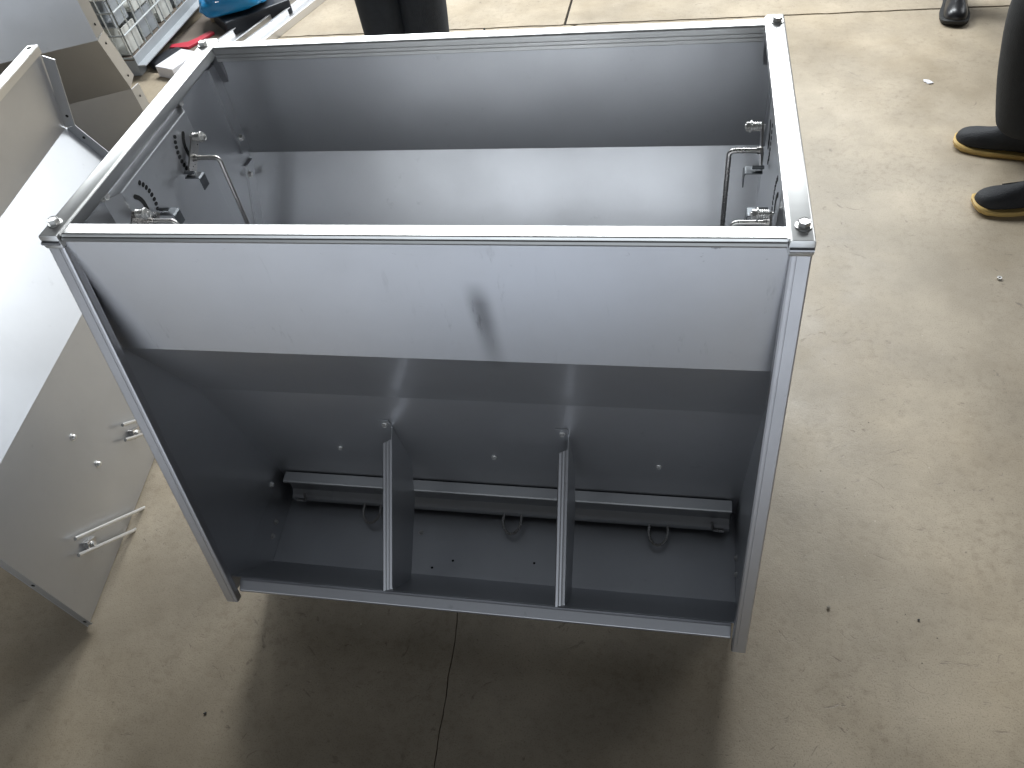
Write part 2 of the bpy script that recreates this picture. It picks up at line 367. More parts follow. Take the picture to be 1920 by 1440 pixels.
# ------------------------------------------------------------------ the feeder
FE = empty('pig_feeder')
tag(FE, 'big stainless steel double-sided pig feeder with open hopper top and divided trough', 'feeder')
T = 0.982                      # top of the rails
YM = 0.291                     # middle plane
def my(y): return 2 * YM - y   # mirror front to back
def sidepanel(sg):
    X = (lambda x: x) if sg < 0 else (lambda x: 1 - x)
    pan = prism('side_panel', [(0.002, 0.958), (-0.140, 0.132), (my(-0.140), 0.132), (my(0.002), 0.958)], (X(-0.0245), 0, 0), (X(-0.0225), 0, 0),
                (0, 1, 0), (0, 0, 1), STEEL, FE)
    # folded, grooved edge channels down the front and the back
    prof = [(-0.0265, 0.002), (-0.0265, 0.016), (-0.0245, 0.018), (-0.003, 0.018), (-0.0005, 0.016), (0.0, 0.013), (0.0, 0.004), (-0.0007, 0.0013), (-0.0032, 0.0),
            (-0.0072, 0.0), (-0.0076, 0.0009), (-0.0084, 0.0009), (-0.0088, 0.0), (-0.0242, 0.0), (-0.0258, 0.0006)]
    d = Vector((0, -0.146, 0.130 - 0.955)).normalized()
    for back in (False, True):
        a, b = Vector((0, -0.0012, 0.9575)), Vector((0, -0.146, 0.130))
        nn = Vector((0, -d.z, d.y)); nn = nn if nn.y > 0 else -nn
        if back:
            a.y, b.y, nn = my(a.y), my(b.y), Vector((0, -nn.y, nn.z))
        a.x = b.x = X(0)
        prism('edge_channel', prof, a, b, (1 if sg < 0 else -1, 0, 0), nn, POST, pan, 0, False)
    # capping rail along the top
    w, h, r = 0.0305, 0.024, 0.004
    pr = rrect(w, h, r)
    rail = prism('side_rail', pr, (X(-0.0275) if sg < 0 else X(0.003), -0.004, T - h), (X(-0.0275) if sg < 0 else X(0.003), my(-0.004), T - h), (1, 0, 0), (0, 0, 1), RAIL, FE, 0.0012, True)
    tube('end_bead', [(X(-0.0265), -0.0050, T - 0.0135), (X(0.002), -0.0050, T - 0.0135)], 0.0030, POST, rail, 8)
    tube('inner_bead', [(X(0.0028), 0.002, T - 0.0035), (X(0.0028), my(0.002), T - 0.0035)], 0.0022, RAIL, rail, 8)
    for yb in (0.024, my(0.024)):
        fast(BOLT, FE, (X(-0.0145), yb, T - 0.0002), (0, 0, 1), 'corner_bolt', 1.0, random.random())
    # raised adjuster plate
    x0, x1 = X(-0.0226), X(-0.003)
    z0, z1 = 0.58, 0.9385
    v = [(x0, 0.137, z0), (x0, 0.427, z0), (x0, 0.427, z1), (x0, 0.137, z1), (x1, 0.160, z0), (x1, 0.404, z0), (x1, 0.404, z1 - 0.001), (x1, 0.160, z1 - 0.001)]
    cov = mesh('adjuster_plate', v, [[0, 1, 5, 4], [1, 2, 6, 5], [2, 3, 7, 6], [3, 0, 4, 7], [4, 5, 6, 7]], STEEL, FE, False, 0.0015)
    nx = 1 if sg < 0 else -1
    for yy in (0.142, 0.4215):
        fast(BOLT, cov, (X(-0.0224), yy, 0.9445), (nx, 0, 0), 'bolt', 0.95, random.random())
    xh = x1 + nx * 0.0006
    def blob(pts, rr, nm):     # flat black opening with rounded ends
        path = [Vector((0, a, b)) for a, b in pts]; L = []; Rr = []
        for i, p in enumerate(path):
            t = (path[min(i + 1, len(path) - 1)] - path[max(i - 1, 0)]).normalized(); n_ = Vector((0, -t.z, t.y)); L.append(p + n_ * rr); Rr.append(p - n_ * rr)
        t0 = (path[1] - path[0]).normalized(); t1 = (path[-1] - path[-2]).normalized()
        c1 = [path[-1] + (Matrix.Rotation(R(90 - 30 * k), 3, 'X') @ t1) * rr for k in range(1, 6)]
        c0 = [path[0] + (Matrix.Rotation(R(90 - 30 * k), 3, 'X') @ -t0) * rr for k in range(1, 6)]
        loop = L + c1 + Rr[::-1] + c0
        prism(nm, [(p.y, p.z) for p in loop], (x1 - nx * 0.0005, 0, 0), (xh, 0, 0), (0, 1, 0), (0, 0, 1), HOLE, cov)
    hf_ = [(0.2094, 0.9217), (0.2147, 0.9143), (0.2183, 0.9063), (0.2208, 0.8978), (0.2217, 0.8893), (0.2218, 0.8803), (0.2206, 0.8719), (0.2182, 0.8635)]
    sl = [(0.1838, 0.9125), (0.1899, 0.9060), (0.1933, 0.8994), (0.1952, 0.8925), (0.1954, 0.8862), (0.1948, 0.8758)]
    for mir in (False, True):
        g = (lambda q: (0.5555 - q[0], q[1])) if mir else (lambda q: q)
        for k, q in enumerate(hf_):
            a = g(q); c = g((0.162, 0.885)); d2 = (Vector(a) - Vector(c)).normalized() * 0.0012
            blob([(a[0] - d2.x, a[1] - d2.y), (a[0] + d2.x, a[1] + d2.y)], 0.0032, 'index_hole')
        blob([g(q) for q in sl], 0.0040, 'arc_slot')
    # levers: a pivoting strip, spring bolt, bent rod and sprung clip
    for mir in (False, True):
        gy = (lambda y: y) if not mir else (lambda y: 0.530 - y)
        xa = lambda x: X(x)
        q = [(0.381, 0.910), (0.324, 0.866), (0.340, 0.848), (0.401, 0.894)]
        lv = prism('lever', [(gy(a), b) for a, b in q], (xa(0.006), 0, 0), (xa(0.009), 0, 0), (0, 1, 0), (0, 0, 1), ROD, FE, 0.0008)
        py, pz = gy(0.377), 0.902
        hel = [(xa(0.010 + 0.014 * k / 60), py + 0.0062 * math.cos(k / 60 * 2 * math.pi * 5), pz + 0.0062 * math.sin(k / 60 * 2 * math.pi * 5)) for k in range(61)]
        tube('spring', hel, 0.0013, SHINY, lv, 6)
        tube('pivot_bolt', [(xa(0.004), py, pz), (xa(0.034), py, pz), (xa(0.0345), py, pz)], [0.0036, 0.0036, 0.002], SHINY, lv, 10)
        nut = fast(BOLT, lv, (xa(0.0245), py, pz), (nx, 0, 0), 'nut', 0.92, 0.3)
        ry, rz = gy(0.357), 0.872
        rod = tube('rod', bend([(xa(0.004), ry, rz), (xa(0.056), ry, rz), (xa(0.053), ry, 0.225)], 0.010, 6), 0.0042, ROD, lv, 10)
        tube('collar', [(xa(0.009), ry, rz), (xa(0.014), ry, rz)], 0.0058, ROD, lv, 12)
        cy_, cz = gy(0.318), 0.862
        s_ = -1 if not mir else 1
        pr_ = [(0.006, 0), (0.032, 0), (0.0345, -0.003), (0.0345, -0.026), (0.0325, -0.026), (0.0325, -0.0045), (0.031, -0.002), (0.006, -0.002)]
        prism('clip', [(a if sg < 0 else -a, b) for a, b in pr_], (xa(0), cy_ - 0.009, cz), (xa(0), cy_ + 0.011, cz), (1, 0, 0), (0, 0, 1), DARKST, lv, 0.0006)
        tube('clip_pin', [(xa(0.004), cy_, cz + 0.005), (xa(0.022), cy_, cz + 0.005)], 0.003, DARKST, lv, 8)
    return pan
sidepanel(-1); sidepanel(1)

def front_rail(back):
    g = (lambda y: my(y)) if back else (lambda y: y)
    h = 0.026 if back else 0.010
    # folded rim: wide top face, lip towards the outside, ribbed skirt inside
    z = T - 0.003
    pr = [(0.0035, z - 0.0125), (0.0005, z - 0.0115), (-0.0008, z - 0.0085), (0.0008, z - 0.0052), (0.0030, z - 0.0044), (0.0032, z - 0.0032), (0.0040, z - 0.0008), (0.0062, z),
          (0.0262, z), (0.0282, z - 0.0008), (0.0292, z - 0.003), (0.0292, z - 0.0115), (0.0284, z - 0.0122), (0.0284, z - 0.0130), (0.0292, z - 0.0137), (0.0292, z - 0.0185), (0.0284, z - 0.0192),
          (0.0284, z - 0.0200), (0.0292, z - 0.0207), (0.0292, z - 0.0265), (0.0284, z - 0.0275), (0.0264, z - 0.0275), (0.0264, z - 0.006), (0.0070, z - 0.006)]
    return prism('end_rail' if back else 'front_rail', [(g(a), b) for a, b in pr], (0.0042, 0, 0), (0.9958, 0, 0), (0, 1, 0), (0, 0, 1), RAIL, FE, 0, False)
front_rail(False); front_rail(True)

HP = [(0.0050, 0.972), (0.0050, 0.742), (0.100, 0.530), (0.1995, 0.064)]
def hopper(back):
    g = (lambda y: my(y)) if back else (lambda y: y)
    pts = [(g(a), b) for a, b in HP]
    hs = strip('hopper_sheet', pts, 0.002 * (-1 if back else 1), -0.0229, 1.0229, FRONT if not back else STEEL, FE)
    # end flanges bolted against the side panels
    for X in ((lambda x: x), (lambda x: 1 - x)):
        for seg in ((0, 1), (1, 2)):
            a, b = Vector(HP[seg[0]]), Vector(HP[seg[1]]); d = (b - a).normalized(); n_ = Vector((-d.y, d.x))
            if n_.x < 0: n_ = -n_
            wdt = 0.031
            a2, b2 = a + d * (0.032 if seg[0] == 0 else 0.012), b - d * 0.008
            q = [a2 + n_ * 0.0022, b2 + n_ * 0.0022, b2 + n_ * wdt - d * 0.008, a2 + n_ * wdt + d * (0.0 if seg[0] == 0 else 0.012)]
            prism('end_flange', [(g(p.x), p.y) for p in q], (X(-0.0222), 0, 0), (X(-0.0165), 0, 0), (0, 1, 0), (0, 0, 1), STEEL, hs)
        nx = 1 if X(0) == 0 else -1
        for yy, zz in ((0.024, 0.788), (0.046, 0.715)):
            fast(BOLT, hs, (X(-0.0165), g(yy), zz), (nx, 0, 0), 'bolt', 0.72, 0.4)
    return hs
hopper(False); hopper(True)
prism('bounce_ridge', sheet_profile([(YM - 0.125, 0.33), (YM, 0.53), (YM + 0.125, 0.33)], 0.002), (-0.0226, 0, 0), (1.0226, 0, 0), (0, 1, 0), (0, 0, 1), STEEL, FE)  # unseen ridge added to bounce light up onto the hopper's inner walls

TR = [(-0.1245, 0.1445), (-0.1065, 0.1600), (-0.1010, 0.1540), (0.012, 0.012), (0.20, 0.040), (0.291, 0.062), (0.382, 0.040), (0.570, 0.012), (my(-0.1010), 0.1540), (my(-0.1065), 0.1600), (my(-0.1245), 0.1445)]
tr = strip('trough', TR[2:9], 0.002, -0.0226, 1.0226, STEEL, FE)
lp = [(-0.126, 0.1400), (-0.1255, 0.1460), (-0.1095, 0.1605), (-0.1045, 0.1605), (-0.1005, 0.1560)]
prism('trough_lip', sheet_profile(lp, -0.003), (0.0015, 0, 0), (0.9985, 0, 0), (0, 1, 0), (0, 0, 1), POST, tr, 0.0008)
prism('trough_lip', sheet_profile([(my(a), b) for a, b in lp], 0.003), (0.0015, 0, 0), (0.9985, 0, 0), (0, 1, 0), (0, 0, 1), POST, tr, 0.0008)
for xx in (-0.0245, 1.0225):
    prism('trough_end', [(-0.139, 0.1318), (-0.060, 0.090), (0.011, 0.0095), (0.20, 0.0375), (0.291, 0.0595), (0.382, 0.0375), (0.571, 0.0095), (0.642, 0.090), (0.721, 0.1318)], (xx, 0, 0), (xx + 0.002, 0, 0), (0, 1, 0), (0, 0, 1), STEEL, tr)
for xx in (0.14, 0.86):
    for yy in (0.012, my(0.012)):
        box('skid', (xx - 0.03, yy + (0.01 if yy < 0.3 else -0.06), 0.0), (xx + 0.03, yy + (0.06 if yy < 0.3 else -0.01), 0.0125), POST, tr)

# feed-gate channel with pull rings
bar = prism('gate_channel', sheet_profile([(0.180, 0.141), (0.157, 0.139), (0.1545, 0.136), (0.1555, 0.129), (0.170, 0.124), (0.172, 0.082), (0.162, 0.072), (0.1555, 0.069), (0.1535, 0.063), (0.1555, 0.056)], 0.002),
            (-0.006, 0, 0), (1.008, 0, 0), (0, 1, 0), (0, 0, 1), BARST, FE, 0.0008)
for xx in (0.197, 0.532, 0.858):
    pts = [(xx - 0.020, 0.156, 0.064), (xx - 0.0205, 0.138, 0.058), (xx - 0.017, 0.124, 0.054), (xx - 0.009, 0.115, 0.051), (xx, 0.112, 0.050),
           (xx + 0.009, 0.115, 0.051), (xx + 0.017, 0.124, 0.054), (xx + 0.0205, 0.138, 0.058), (xx + 0.020, 0.156, 0.064)]
    tube('pull_ring', pts, 0.0034, ROD, bar, 8)
for xx, s in ((0.030, 1), (0.974, -1)):
    tube('end_hook', bend([(xx - s * 0.022, 0.150, 0.066), (xx, 0.150, 0.066), (xx + s * 0.004, 0.153, 0.092)], 0.008, 4), 0.0032, ROD, bar, 8)
# screws
sn = Vector((0, -0.466, -0.0995)).normalized()
for xx, zz in ((0.184, 0.293), (0.520, 0.291), (0.854, 0.292)):
    yy = 0.100 + (0.530 - zz) / 0.466 * 0.0995
    fast(BOLT, FE, (xx, yy - 0.0008, zz), sn, 'hex_bolt', 0.62, 0.5)
for yy, zz in ((0.085, 0.070), (0.052, 0.060)):
    fast(SCREW, FE, (-0.0224, yy, zz), (1, 0, 0), 'screw', 1.0); fast(SCREW, FE, (1.0224, yy, zz), (-1, 0, 0), 'screw', 1.0)
fast(SCREW, FE, (-0.0224, 0.135, 0.150), (1, 0, 0), 'screw', 1.0)
for xx, yy in ((0.318, 0.110), (0.640, 0.115)):
    fast(SCREW, tr, (xx, yy, 0.012 + (yy - 0.012) * 0.149 + 0.002), (0, -0.15, 1), 'screw', 0.9)
for xx, yy in ((0.405, 0.050), (0.590, 0.060), (0.36, 0.03)):
    o = prism('drain_hole', [(0.0028 * math.cos(a * 0.6283), 0.0028 * math.sin(a * 0.6283)) for a in range(10)], (xx, yy, 0.0135 + (yy - 0.012) * 0.149), (xx, yy, 0.0145 + (yy - 0.012) * 0.149), (1, 0, 0), (0, 1, 0), HOLE, tr)

# trough dividers
def divider(x):
    # right face at x; profile in (y,z)
    pr = [(-0.0995, 0.1600), (-0.028, 0.0600), (0.1090, 0.1740), (0.1530, 0.2580), (0.1235, 0.4080), (0.1060, 0.3930)]
    d = prism('divider', pr, (x - 0.002, 0, 0), (x, 0, 0), (0, 1, 0), (0, 0, 1), STEEL, FE)
    a, b = Vector((0, -0.1000, 0.1640)), Vector((0, 0.1060, 0.3930))
    t = (b - a).normalized(); n_ = Vector((0, -t.z, t.y))
    w = 0.0195
    prof = [(0, 0), (-0.004, -0.0012), (-0.0056, -0.0004), (-0.0072, -0.0012), (-0.0105, -0.0012), (-0.0118, -0.0004), (-0.0130, -0.0012), (-w + 0.002, -0.0012), (-w, 0.001), (-w, 0.010), (-w + 0.002, 0.010), (-w + 0.002, 0.002), (-0.002, 0.002)]
    v = []
    for p, cut in ((a, 0.0), (b, 1.0)):
        for s, q in prof:
            v.append(p + Vector((x + s, 0, 0)) - n_ * (-q) * (1 if n_.y < 0 else -1) * -1 + t * (cut * s * 0.55 - (1 - cut) * s * -0.35))
    n = len(prof)
    mesh('edge_fold', v, [[i, (i + 1) % n, n + (i + 1) % n, n + i] for i in range(n)] + [list(range(n))[::-1], list(range(n, 2 * n))], POST, d)
    # fixing tab on the hopper slope
    c = Vector((0, 0.1228, 0.420)); dn = Vector((0, 0.0995, -0.466)).normalized()
    v = [c + Vector((x - 0.024, 0, 0)) - dn * 0.018, c + Vector((x, 0, 0)) - dn * 0.018, c + Vector((x, 0, 0)) + dn * 0.030, c + Vector((x - 0.024, 0, 0)) + dn * 0.030]
    v += [p + sn * 0.002 for p in v]
    mesh('fixing_tab', v, [[0, 1, 2, 3], [7, 6, 5, 4], [0, 4, 5, 1], [1, 5, 6, 2], [2, 6, 7, 3], [3, 7, 4, 0]], STEEL, d)
    fast(BOLT, d, c + Vector((x - 0.012, 0, 0)) + sn * 0.002, sn, 'bolt', 0.6, 0.2)
divider(0.334); divider(0.685)

# ------------------------------------------------------------------ loose hopper halves standing on the left
def hopper_half(loc, ang, prof, length, label, inner_right, splay=0.0):
    """long axis = local +y, section in local (x,z)"""
    H = empty('hopper_half', loc, ang); tag(H, label, 'hopper sheet', 'loose hopper halves beside the feeder')
    sh = prism('bent_sheet', sheet_profile(prof, 0.002), (0, 0, 0), (0, length, 0), (1, 0, 0), (0, 0, 1), STEEL, H)
    rl = prism('top_rail', [(prof[0][0] + a, prof[0][1] + b) for a, b in ((-0.028, -0.022), (-0.028, -0.003), (-0.025, 0), (-0.001, 0), (0.002, -0.003), (0.002, -0.022))], (0, 0.0, 0), (0, length, 0), (1, 0, 0), (0, 0, 1), RAIL, H, 0.001)
    for ye in (0.016, length - 0.016):
        prism('rail_hole', [(0.006 * math.cos(a * 0.524), 0.006 * math.sin(a * 0.524)) for a in range(12)], (prof[0][0] - 0.013, ye, prof[0][1] - 0.001), (prof[0][0] - 0.013, ye, prof[0][1] + 0.0006), (1, 0, 0), (0, 1, 0), HOLE, rl)
    for end in (0, 1):
        ye = 0.001 if end == 0 else length - 0.003
        for k in range(3):
            a, b = Vector(prof[k]), Vector(prof[k + 1]); d = (b - a).normalized(); n_ = Vector((-d.y, d.x)) * inner_right
            if k == 0: a = a - Vector((0, 0.024))
            fw = (0.020 if end == 0 else 0.028) if inner_right > 0 else 0.042
            q = [a + d * 0.003, b - d * 0.003, b - d * 0.010 + n_ * fw, a + d * 0.010 + n_ * fw]
            sg = -1 if end == 0 else 1
            sp = splay * sg
            fv = [(p.x, ye + dy + (sp if i > 1 else 0), p.y) for dy in (0, 0.002) for i, p in enumerate(q)]
            f_ = mesh('end_flange', fv, [[0, 1, 2, 3], [7, 6, 5, 4], [0, 4, 5, 1], [1, 5, 6, 2], [2, 6, 7, 3], [3, 7, 4, 0]], STEEL, sh)
            ts = (0.82,) if k == 0 else (0.18, 0.84) if k == 1 else (0.12, 0.5, 0.94)
            for t in ts:
                c = a.lerp(b, t) + n_ * fw * 0.52
                for s2 in (-1, 1):
                    yy = ye + (0.0021 if s2 > 0 else -0.0001) + sp * 0.52
                    prism('bolt_hole', [(c.x + 0.0042 * math.cos(u * 0.785), c.y + 0.0042 * math.sin(u * 0.785)) for u in range(8)], (0, yy - 0.0004 - abs(sp) * .04, 0), (0, yy + 0.0004 + abs(sp) * .04, 0), (1, 0, 0), (0, 0, 1), HOLE, f_)
    return H, sh
uA = Vector((-0.13, 0.99, 0)).normalized()
angA = math.atan2(-uA.x, uA.y)
nA = Vector((uA.y, -uA.x, 0))
profA = [(-0.553, 0.84), (-0.602, 0.62), (-0.477, 0.40), (-0.4305, 0.003)]
# local x = lateral coordinate v, origin on the floor at the near end
oA = uA * -0.130
HA, shA = hopper_half((oA.x, oA.y, 0), angA, profA, 1.115, 'loose steel hopper half beside the feeder with wire hooks bolted near its foot', 1)
d3 = Vector((profA[3][0] - profA[2][0], 0, profA[3][1] - profA[2][1])).normalized(); n3 = Vector((-d3.z, 0, d3.x))
def onA(t, y, h=0.0): return Vector((profA[2][0], y, profA[2][1])) + d3 * t + n3 * (h + 0.002)
for t, y in ((0.133, 0.343), (0.2325, 0.337)):
    fast(SCREW, shA, onA(t, y), n3, 'screw', 1.25)
for t, y in ((0.30, 0.158), (0.292, 0.478)):
    fl_ = 1 if y < 0.3 else 0.93
    p = [onA(t - 0.054, y - 0.020, 0.016), onA(t + 0.146 * fl_, y + 0.206, 0.022), onA(t + 0.150 * fl_, y + 0.214, 0.004), onA(t + 0.098, y + 0.160, -0.012), onA(t + 0.106, y + 0.138, -0.016),
         onA(t + 0.135, y + 0.140, -0.010), onA(t + 0.190 * fl_, y + 0.196, 0.006), onA(t + 0.188 * fl_, y + 0.186, 0.022), onA(t - 0.026, y - 0.046, 0.016)]
    hk = tube('wire_hook', bend(p, 0.006, 4), 0.0046, SHINY, HA, 8)
    c = onA(t, y, 0.0)
    v = [onA(t - 0.014, y - 0.006, 0.013), onA(t + 0.006, y - 0.020, 0.013), onA(t + 0.020, y + 0.004, 0.013), onA(t, y + 0.020, 0.013)]
    v2 = [q - n3 * 0.013 for q in v]
    mesh('hook_plate', v + v2, [[0, 1, 2, 3], [4, 7, 6, 5], [0, 4, 5, 1], [1, 5, 6, 2], [2, 6, 7, 3], [3, 7, 4, 0]], ROD, HA, False, 0.001)
    fast(BOLT, HA, onA(t + 0.003, y, 0.013), n3, 'hook_bolt', 0.75)

# two more halves behind, outside face towards us
wB = Vector((-0.9, -0.43, 0)).normalized()
def half_outside(pt, label):
    # right-hand end at pt (on the fold line), axis running along wB; local +y = -wB so that +x points to the viewer
    ax = -wB; ang = math.atan2(-ax.x, ax.y); L = 1.08
    nx_ = Vector((ax.y, -ax.x, 0))
    prof = [(0.0, 0.84), (0.0, 0.60), (-0.115, 0.38), (-0.165, 0.003)]
    o = Vector((pt[0], pt[1], 0)) - ax * L
    return hopper_half((o.x, o.y, 0), ang, prof, L, label, -1, 0.022)
half_outside((-0.940, 1.443), 'loose steel hopper half standing between the hooked one and the mesh cage')
half_outside((-1.185, 1.392), 'loose steel hopper half standing farther along from the mesh cage, only its end seen')

# ------------------------------------------------------------------ mesh cage and clutter
CG = empty('mesh_cage', (-2.0, 2.85, 0)); tag(CG, 'galvanised wire mesh cage pallet filled with pale parts', 'cage')
x0, x1, y0, y1, z0, z1 = -0.46, 0.44, -0.47, 0.55, 0.085, 0.80
def wire(a, b, r=0.0036):
    return tube('wire', [a, b], r, GALV, CG, 6)
def wires(xf):
    k = 0
    for i in range(16):                       # face towards the feeder (constant y) and side face (constant x)
        x = x0 + (x1 - x0) * i / 15
        wire((x, y0, z0), (x, y0, z1))
    for i in range(16):
        y = y0 + (y1 - y0) * i / 15
        wire((x1, y, z0), (x1, y, z1))
    for j in range(8):
        z = z0 + (z1 - z0) * j / 7
        wire((x0, y0 - 0.004, z), (x1, y0 - 0.004, z), 0.0040)
        wire((x1 + 0.004, y0, z), (x1 + 0.004, y1, z), 0.0040)
wires(0)
for i in range(0, 16, 3):
    x = x0 + (x1 - x0) * i / 15; wire((x, y1, z0), (x, y1, z1)); y = y0 + (y1 - y0) * i / 15; wire((x0, y, z0), (x0, y, z1))
for j in range(0, 8, 2):
    z = z0 + (z1 - z0) * j / 7; wire((x0, y1, z), (x1, y1, z)); wire((x0, y0, z), (x0, y1, z))
box('base_tray', (x0, y0, z0 - 0.012), (x1, y1, z0), CARD, CG)
prism('edge_bar', [(0, 0), (0.045, 0), (0.045, 0.006), (0.006, 0.006), (0.006, 0.045), (0, 0.045)], (x1 + 0.012, y0 - 0.02, 0.055), (x1 + 0.012, y1 + 0.3, 0.055), (1, 0, 0), (0, 0, 1), GREYPL, CG, 0.001)
for a, b in ((x0, y0), (x1 - 0.06, y0), (x0, y1 - 0.06), (x1 - 0.06, y1 - 0.06)):
    box('foot', (a, b, 0), (a + 0.06, b + 0.06, z0 - 0.012), GREYPL, CG, 0.004)
rb = random.Random(11); k = 0
for lay in range(3):
    zc = z0 + 0.004 + lay * 0.122
    for i in range(7):
        for j in range(6):
            if i < 4 and j > 2: continue
            cx = -2.0 + x0 + 0.075 + i * 0.125; cy = 2.85 + y0 + 0.085 + j * 0.165
            if rb.random() < 0.14 and lay: continue
            w_, d_, h_ = 0.040 + rb.random() * 0.012, 0.052 + rb.random() * 0.014, 0.112
            m_ = PALEPL if rb.random() < 0.7 else GREYPL
            t_ = 0.006
            pr = [(-w_, 0), (w_, 0), (w_, h_), (w_ - t_, h_), (w_ - t_, t_), (-w_ + t_, t_), (-w_ + t_, h_), (-w_, h_)]
            o = prism('channel_part', pr, (0, -d_, 0), (0, d_, 0), (1, 0, 0), (0, 0, 1), m_)
            o.location = (cx + rb.uniform(-.004, .004), cy, zc); o.rotation_euler = (0, 0, rb.choice((0, math.pi / 2)) if i % 2 else rb.uniform(-.05, .05))
            if abs(o.rotation_euler.z) > 1: o.rotation_euler.z = rb.uniform(-.05, .05)
            tag(o, 'pale U-shaped part heaped inside the wire mesh cage', 'part', 'pale parts in the mesh cage')

def pillow(name, size, loc, rot, m, seed, label, cat, amp=0.16):
    bm = bmesh.new(); bmesh.ops.create_uvsphere(bm, u_segments=36, v_segments=20, radius=1)
    r_ = random.Random(seed); ph = [(Vector((r_.uniform(-3, 3), r_.uniform(-3, 3), r_.uniform(-3, 3))), r_.uniform(0, 6)) for _ in range(9)]
    for v in bm.verts:
        c = v.co.copy()
        v.co = Vector([math.copysign(abs(q) ** 0.55, q) for q in c])
        d = sum(math.sin(a.dot(c) * (1.2 + i * 0.35) + b) / (1 + i * 0.3) for i, (a, b) in enumerate(ph))
        v.co *= 1 + amp * 0.35 * d
        v.co = Vector((v.co.x * size[0], v.co.y * size[1], v.co.z * size[2]))
    lo = min(v.co.z for v in bm.verts)
    for v in bm.verts: v.co.z = max(v.co.z - lo, 0)
    for f in bm.faces: f.smooth = True
    me = bpy.data.meshes.new(name); bm.to_mesh(me); bm.free(); me.materials.append(m)
    o = link(bpy.data.objects.new(name, me)); o.location = loc; o.rotation_euler = rot
    return tag(o, label, cat)
bx_ = box('dark_crate', (-0.17, -0.12, 0), (0.17, 0.12, 0.07), BLACKB, None, 0.008); bx_.location = (-1.22, 2.93, 0); bx_.rotation_euler = (0, 0, 0.75)
tag(bx_, 'black crate under the blue sack by the aluminium channels', 'crate')
bag = pillow('blue_sack', (0.165, 0.12, 0.05), (-1.27, 2.90, 0.0705), (0, 0, 0.35), BLUE, 5, 'crumpled blue plastic sack with white print lying on the black crate', 'sack')
for i in range(5):
    q = box('print_mark', (-0.006, -0.012, 0), (0.006, 0.012, 0.0012), PAPER, bag); q.location = (0.02 + i * 0.022, -0.075 + 0.004 * i, 0.092); q.rotation_euler = (0.3, 0, 0.2 + 0.3 * (i % 2))
q = box('print_mark', (-0.009, -0.05, 0), (0.009, 0.05, 0.0012), PAPER, bag); q.location = (-0.06, -0.07, 0.092); q.rotation_euler = (0.25, 0, 0.0)
lg = tube('wood_block', [(-1.425, 2.90, 0.035), (-1.33, 2.93, 0.035)], 0.035, WOOD, None, 20); tag(lg, 'pale round wooden block end beside the black crate', 'block')
cb = box('brown_board', (-0.13, -0.24, 0), (0.13, 0.24, 0.012), CARD); cb.location = (-1.40, 2.76, 0); cb.rotation_euler = (0, 0, -0.12); tag(cb, 'brown board flat on the floor next to the mesh cage', 'board')
rd = prism('red_scraper', [(0, 0), (0.10, 0.0), (0.135, 0.07), (0.165, 0.15), (0.135, 0.165), (0.10, 0.095), (0.07, 0.055), (-0.005, 0.03)], (0, 0, 0), (0, 0, 0.012), (1, 0, 0), (0, 1, 0), RED, None, 0.002)
rd.location = (-1.515, 2.60, 0.0135); rd.rotation_euler = (0, 0, -0.05); tag(rd, 'red plastic Y-shaped piece lying on the brown board', 'plastic piece')
pc = box('white_carton', (-0.055, -0.085, 0), (0.055, 0.085, 0.05), PAPER, None, 0.002); pc.location = (-1.385, 2.43, 0); pc.rotation_euler = (0, 0, -0.35); tag(pc, 'small white carton on the floor between cage and feeder', 'carton')
bf = pillow('black_bag', (0.06, 0.085, 0.016), (-1.475, 2.50, 0), (0, 0, -0.5), BLACKB, 8, 'crumpled black bag on the floor beside the white carton', 'bag')
# aluminium channels lying on the floor
for px, py, w_, lab in ((-1.235, 2.60, 0.105, 'dull aluminium channel on the floor nearest the black crate'), (-1.085, 2.60, 0.100, 'bright aluminium channel on the floor with open concrete beside it')):
    h_ = 0.035; t_ = 0.004
    pr = [(-w_ / 2, 0), (w_ / 2, 0), (w_ / 2, h_), (w_ / 2 - 0.012, h_), (w_ / 2 - 0.012, h_ - t_), (w_ / 2 - t_, h_ - t_), (w_ / 2 - t_, t_), (-w_ / 2 + t_, t_), (-w_ / 2 + t_, h_ - t_), (-w_ / 2 + 0.012, h_ - t_), (-w_ / 2 + 0.012, h_), (-w_ / 2, h_)]
    o = prism('aluminium_channel', pr, (0, -0.25, 0), (0, 2.6, 0), (1, 0, 0), (0, 0, 1), ALU, None, 0.0008)
    o.location = (px, py, 0); o.rotation_euler = (0, 0, -0.287); tag(o, lab, 'channel')

# small things on the floor
nv, nf = [], []
for z in (0, 0.006):
    for r_ in (0.0068, 0.0034):
        for k in range(6): nv.append((r_ * math.cos(k * 1.0472), r_ * math.sin(k * 1.0472), z))
for k in range(6):
    a = (k + 1) % 6
    nf += [[k, a, 12 + a, 12 + k], [6 + a, 6 + k, 18 + k, 18 + a], [12 + k, 12 + a, 18 + a, 18 + k]]
o = mesh('hex_nut', nv, nf, SHINY); o.location = (1.757, 1.06, 0); tag(o, 'small shiny hex nut lying on the bare concrete', 'nut')
def chip(loc, s, lab, m, seed):
    r_ = random.Random(seed); bm = bmesh.new(); bmesh.ops.create_icosphere(bm, subdivisions=1, radius=1)
    for v in bm.verts: v.co = Vector((v.co.x * s[0], v.co.y * s[1], v.co.z * s[2])) * r_.uniform(0.7, 1.2)
    lo = min(v.co.z for v in bm.verts)
    for v in bm.verts: v.co.z -= lo
    me = bpy.data.meshes.new('concrete_chip'); bm.to_mesh(me); bm.free(); me.materials.append(m)
    o = link(bpy.data.objects.new('concrete_chip', me)); o.location = loc; o.rotation_euler = (0, 0, r_.uniform(0, 3)); return tag(o, lab, 'chip')
